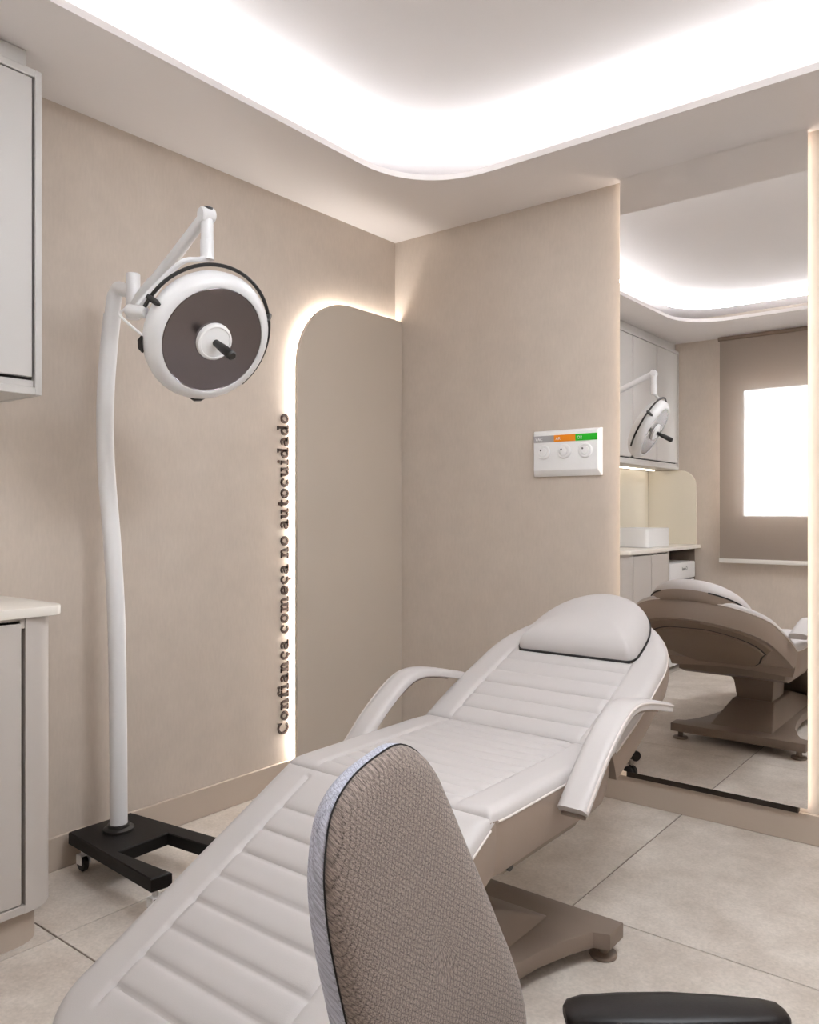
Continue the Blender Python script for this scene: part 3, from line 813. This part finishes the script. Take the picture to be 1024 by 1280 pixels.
# head cushion
PO = BO + BN*.002 + Vector((.012, 0, 0))
def pil_w(s):
    s0, s1 = .402, .752
    t = (s-s0)/(s1-s0)
    if t < .10: return .206-.022*(1-math.sqrt(max(0, 1-((.10-t)/.10)**2)))
    t = (t-.10)/.90
    return .206*max(0, 1-t**2.5)**(1/2.0)
ss = np.concatenate([.402+.035*np.sin(np.linspace(0, math.pi/2, 10)), .437+.315*np.sin(np.linspace(0.02, math.pi/2, 60))])
ss[-1] = .7518
bm, rl, rr_ = cushion(PO, BD, BN, ss, pil_w, .048, .040, .06, puff=.032, nu=61, taper=.012)
hc = obj('head_cushion', bm, M['vinyl'], chair, 60)
hc.data.materials.append(M['vinyl_side_and_shade'])  # taupe skirt here is shade painted onto the cushion's rear
ss2 = np.linspace(.397, .72, 30)
R_ = [(min(pil_w(max(s, .403))+.004, .30), s) for s in ss2]
obj('cushion_strap', outline_bm(BO+Vector((.012, 0, 0)), BD, BN, R_+[(-x, s) for x, s in reversed(R_)], .0005, .006, 1), M['strap'], chair, 0)['label'] = 'black strap under the head cushion'
# arm rests
def strip(path, x0, x1, t, bev=.004):
    """flat padded bar along a (y,z) path"""
    pts_ = catmull([(0, y, z) for y, z in path], 8)
    n = len(pts_); bm = bmesh.new(); rings = []
    prof = [(-1, .3), (-.8, .85), (-.4, 1.0), (.4, 1.0), (.8, .85), (1, .3), (1, -.8), (.85, -1), (-.85, -1), (-1, -.8)]
    for i, p_ in enumerate(pts_):
        tg = (pts_[min(i+1, n-1)]-pts_[max(i-1, 0)]).normalized(); nn = Vector((0, -tg.z, tg.y))
        rings.append([bm.verts.new(Vector(((x0+x1)/2+a_*(x1-x0)/2, p_.y, p_.z))+nn*(b_*t/2)) for a_, b_ in prof])
    for A, B in zip(rings, rings[1:]):
        for k in range(len(prof)): bm.faces.new((A[k], A[(k+1) % len(prof)], B[(k+1) % len(prof)], B[k]))
    bm.faces.new(rings[0]); bm.faces.new(rings[-1])
    return bm
arm_path = [(-1.378, .468), (-1.335, .505), (-1.275, .557), (-1.20, .609), (-1.135, .641), (-1.08, .651), (-1.02, .646), (-.94, .630), (-.84, .606)]
for sgn in (-1, 1):
    xa, xb = sorted((AXC+sgn*.310, AXC+sgn*.383))
    ar_ = obj('armrest', strip(arm_path, xa, xb, .026), M['vinyl'], chair, 50)
    und = [(y+.004, z-.014) for y, z in arm_path[:-1]]
    obj('armrest_bar', strip(und, xa+.006, xb-.006, .010), M['chair_paint'], ar_, 50)['label'] = 'taupe metal bar'
    xe = xb if sgn > 0 else xa
    ed = catmull([(xe, y+.001, z+.005) for y, z in arm_path], 6)
    obj('piping', tube(ed, .003, 6), M['piping'], ar_)['label'] = 'pale piping'
# under-seat frame, column, base
obj('seat_frame', prism([(-1.60, .408), (-1.60, .36), (-1.50, .335), (-1.15, .335), (-1.07, .36), (-1.07, .408)], 0, XC-.25, XC+.25, .006), M['chair_paint'], chair)
obj('hinge_bolt', tube([(XC+.25, -1.50, .36), (XC+.268, -1.50, .36)], .012, 10), M['black'], chair)
lp_ = [(-.24, .03), (.24, .03), (.22, .60), (-.22, .60)]
obj('leg_frame', outline_bm(Vector((XC, -1.637, SEAT_Z))-LN*T, LD, LN, lp_, -.060, -.095, .92, bev=.01), M['chair_paint'], chair)
def frustum(lo0, lo1, hi0, hi1, z0, z1, bev=.01):
    bm = bmesh.new()
    a_ = [bm.verts.new((x, y, z0)) for x, y in ((lo0[0], lo0[1]), (lo1[0], lo0[1]), (lo1[0], lo1[1]), (lo0[0], lo1[1]))]
    b_ = [bm.verts.new((x, y, z1)) for x, y in ((hi0[0], hi0[1]), (hi1[0], hi0[1]), (hi1[0], hi1[1]), (hi0[0], hi1[1]))]
    bm.faces.new(a_); bm.faces.new(b_)
    for k in range(4): bm.faces.new((a_[k], a_[(k+1) % 4], b_[(k+1) % 4], b_[k]))
    if bev: bmesh.ops.bevel(bm, geom=list(bm.edges), offset=bev, segments=2, profile=.5, affect='EDGES')
    return bm
obj('column', frustum((BX-.090, -1.625), (BX+.085, -1.405), (BX-.115, -1.61), (BX+.10, -1.39), .178, .338, .006), M['chair_paint'], chair)
hwy = [(-1.06, .315), (-1.14, .315), (-1.155, .275), (-1.22, .245), (-1.32, .212), (-1.45, .19), (-1.65, .175), (-1.85, .19), (-1.98, .215), (-2.08, .25), (-2.145, .275), (-2.16, .315), (-2.24, .315)]
bpts = [(BX+h_, y) for y, h_ in hwy] + [(BX-h_, y) for y, h_ in reversed(hwy)]
obj('base_plate', prism(bpts, 2, .04, .082, .004), M['chair_paint'], chair)
obj('base_ridge', frustum((BX-.15, -2.10), (BX+.15, -1.15), (BX-.105, -1.74), (BX+.10, -1.385), .081, .180, .008), M['chair_paint'], chair)
for sx in (-1, 1):
    for y in (-1.10, -2.20):
        obj('foot_pad', lathe([(0, 0), (.034, 0), (.036, .004), (.034, .010), (.014, .013), (.012, .041), (0, .041)], (BX+sx*.278, y, 0), (0, 0, 1), 24), M['chair_paint'], chair)

# ================================================================ woven stool in the foreground
st = thing('task_stool', 'grey woven task stool with a black armrest, nearest the camera', 'stool', (2.17, -2.30, 0))
# back: outline in (u along y, v up the tilted back)
O0 = Vector((1.93, -2.30, .50)); tau = .2
hU = Vector((0, 1, 0)); vU = Vector((-math.sin(tau), 0, math.cos(tau))); nU = Vector((math.cos(tau), 0, math.sin(tau)))
front_out = [(.045, .362), (-.005, .358), (-.055, .343), (-.092, .316), (-.112, .275), (-.121, .235), (-.122, .18), (-.114, .10), (-.104, .02), (-.085, -.06), (-.03, -.105), (.06, -.115), (.15, -.10), (.195, -.06), (.202, -.01), (.192, .045), (.172, .105), (.150, .17), (.128, .23), (.108, .285), (.085, .335)]
fo = catmull([(a_, b_, 0) for a_, b_ in front_out], 5, True)
def stool_shell(layers, uvs=True):
    """stack of scaled copies of the outline: (scale, offset along n); closed at both ends with fans of rings"""
    cxy = Vector((.035, .12, 0)); bm = bmesh.new(); uvl = bm.loops.layers.uv.new('UVMap'); rings = []; uvd = {}
    for sc_, off in layers:
        ring = []
        for q in fo:
            l = cxy+(q-cxy)*sc_
            bend = .16*((l.x-.035)**2)          # gently wrapped around the sitter
            v_ = bm.verts.new(O0+hU*l.x+vU*l.y+nU*(off+bend)); uvd[v_] = (l.x*1.0+(1-sc_)*0, l.y+off*.9)
            ring.append(v_)
        rings.append(ring)
    n = len(fo)
    for A, B in zip(rings, rings[1:]):
        for k in range(n): bm.faces.new((A[k], A[(k+1) % n], B[(k+1) % n], B[k]))
    for ring, (sc_, off) in ((rings[0], layers[0]), (rings[-1], layers[-1])):
        cv = bm.verts.new(O0+hU*cxy.x+vU*cxy.y+nU*off); uvd[cv] = (cxy.x, cxy.y)
        for k in range(n): bm.faces.new((ring[k], ring[(k+1) % n], cv))
    for f in bm.faces:
        for lp2 in f.loops: lp2[uvl].uv = uvd[lp2.vert]
    return bm
pad = obj('back_cushion', stool_shell([(1.0, -.004), (1.0, .0), (.985, .007), (.95, .014), (.88, .020), (.7, .024), (.4, .026), (.15, .026)]), M['fabric'], st, 60)
obj('back_shell', stool_shell([(.15, -.050), (.5, -.049), (.8, -.046), (.93, -.040), (.99, -.030), (1.012, -.018), (1.01, -.006), (1.0, -.003)]), M['fabric_side'], st, 60)['label'] = 'paler grey woven back shell'
cxy = Vector((.035, .12, 0))
sm = []
for q in fo:
    l = cxy+(q-cxy)*1.004; sm.append(O0+hU*l.x+vU*l.y+nU*(-.001+.16*(l.x-.035)**2))
obj('seam', tube(sm, .0012, 6, True), M['seam'], pad)['label'] = 'dark seam'
# seat, arm, gas lift, five-star base
SX, SY = 2.17, -2.27
def superdisc(a_, b_, z0, z1, bev):
    pts_ = [(SX+a_*math.copysign(abs(math.cos(t))**.75, math.cos(t)), SY+b_*math.copysign(abs(math.sin(t))**.75, math.sin(t))) for t in [2*math.pi*k/40 for k in range(40)]]
    return prism(pts_, 2, z0, z1, bev, 3)
bm = superdisc(.20, .20, .37, .44, .022); uvl = bm.loops.layers.uv.new('UVMap')
for f in bm.faces:
    for l in f.loops: l[uvl].uv = (l.vert.co.x, l.vert.co.y+l.vert.co.z)
obj('seat', bm, M['fabric'], st, 50)
obj('back_bracket', tube(catmull([(2.10, -2.27, .36), (1.96, -2.27, .36), (1.91, -2.27, .40), (1.885, -2.27, .48), (1.875, -2.27, .55)], 6), .016, 10), M['black_metal'], st)
obj('gas_lift', tube([(SX, SY, .10), (SX, SY, .24), (SX, SY, .241), (SX, SY, .37)], [.026, .026, .015, .015], 16), M['black_metal'], st)
for k in range(5):
    t = R(72*k+20); dx, dy_ = math.cos(t), math.sin(t)
    lg = obj('leg', tube([(SX, SY, .105), (SX+dx*.14, SY+dy_*.14, .10), (SX+dx*.28, SY+dy_*.28, .075)], [.024, .019, .013], 10), M['black_metal'], st)
    c_ = Vector((SX+dx*.275, SY+dy_*.275, .025))
    bm = lathe([(0, -.018), (.022, -.018), (.025, -.014), (.025, .014), (.022, .018), (0, .018)], c_, (-dy_, dx, 0), 16)
    add_tube(bm, [c_+Vector((0, 0, .02)), c_+Vector((0, 0, .056))], .007, 8)
    obj('caster', bm, M['black'], lg)
# armrest pad: shallow tapered paddle
ac = Vector((2.163, -2.127, .5665)); ad_ = Vector((.79, .612, .0)).normalized(); ap_ = Vector((-ad_.y, ad_.x, 0))
prof = [(-.128, .014, .010), (-.122, .024, .016), (-.105, .030, .020), (-.06, .034, .022), (0, .035, .023), (.06, .030, .021), (.105, .025, .018), (.122, .020, .015), (.128, .012, .009)]
bm = bmesh.new(); rings = []
for a_, w_, t_ in prof:
    ring = []
    for k in range(16):
        t = 2*math.pi*k/16; c_, s_ = math.cos(t), math.sin(t)
        ring.append(bm.verts.new(ac+ad_*a_+ap_*(w_*math.copysign(abs(c_)**.6, c_))+Vector((0, 0, t_*.62*math.copysign(abs(s_)**.6, s_)))))
    rings.append(ring)
for A, B in zip(rings, rings[1:]):
    for k in range(16): bm.faces.new((A[k], A[(k+1) % 16], B[(k+1) % 16], B[k]))
bm.faces.new(rings[0]); bm.faces.new(rings[-1])
ar_ = obj('armrest', bm, M['armrest'], st, 50); ar_['label'] = 'black plastic armrest'
obj('arm_post', tube(catmull([(ac.x, ac.y, ac.z-.008), (ac.x, ac.y, .47), (ac.x-.005, ac.y-.005, .40), (SX+.02, SY+.03, .355)], 6), .014, 10), M['black_metal'], ar_)

# ================================================================ low wheeled stool behind the treatment chair (its foot shows in the mirror)
ws = thing('rolling_stool', 'low rolling stool behind the treatment chair, one black caster showing in the mirror', 'stool', (.89, -.43, 0))
WXc, WYc = .89, -.43
obj('seat', lathe([(0, .36), (.12, .36), (.135, .365), (.142, .38), (.138, .395), (.12, .405), (0, .408)], (WXc, WYc, 0), (0, 0, 1), 36), M['grey_seat'], ws)
obj('gas_lift', tube([(WXc, WYc, .07), (WXc, WYc, .2), (WXc, WYc, .201), (WXc, WYc, .36)], [.024, .024, .014, .014], 16), M['steel'], ws)
for k in range(5):
    t = R(72*k-55); dx, dy_ = math.cos(t), math.sin(t)
    lg = obj('leg', tube([(WXc, WYc, .075), (WXc+dx*.10, WYc+dy_*.10, .072), (WXc+dx*.215, WYc+dy_*.215, .062)], [.02, .015, .011], 10), M['steel'], ws)
    c_ = Vector((WXc+dx*.205, WYc+dy_*.205, .024)); ax = Vector((-dy_, dx, 0))
    bm = bmesh.new()
    for s_ in (-1, 1):
        merge(bm, lathe([(0, -.008), (.021, -.008), (.024, -.005), (.024, .005), (.021, .008), (0, .008)], c_+ax*.012*s_, ax, 16))
    add_tube(bm, [c_, c_+Vector((0, 0, .038))], .006, 8)
    obj('caster', bm, M['black'], lg)
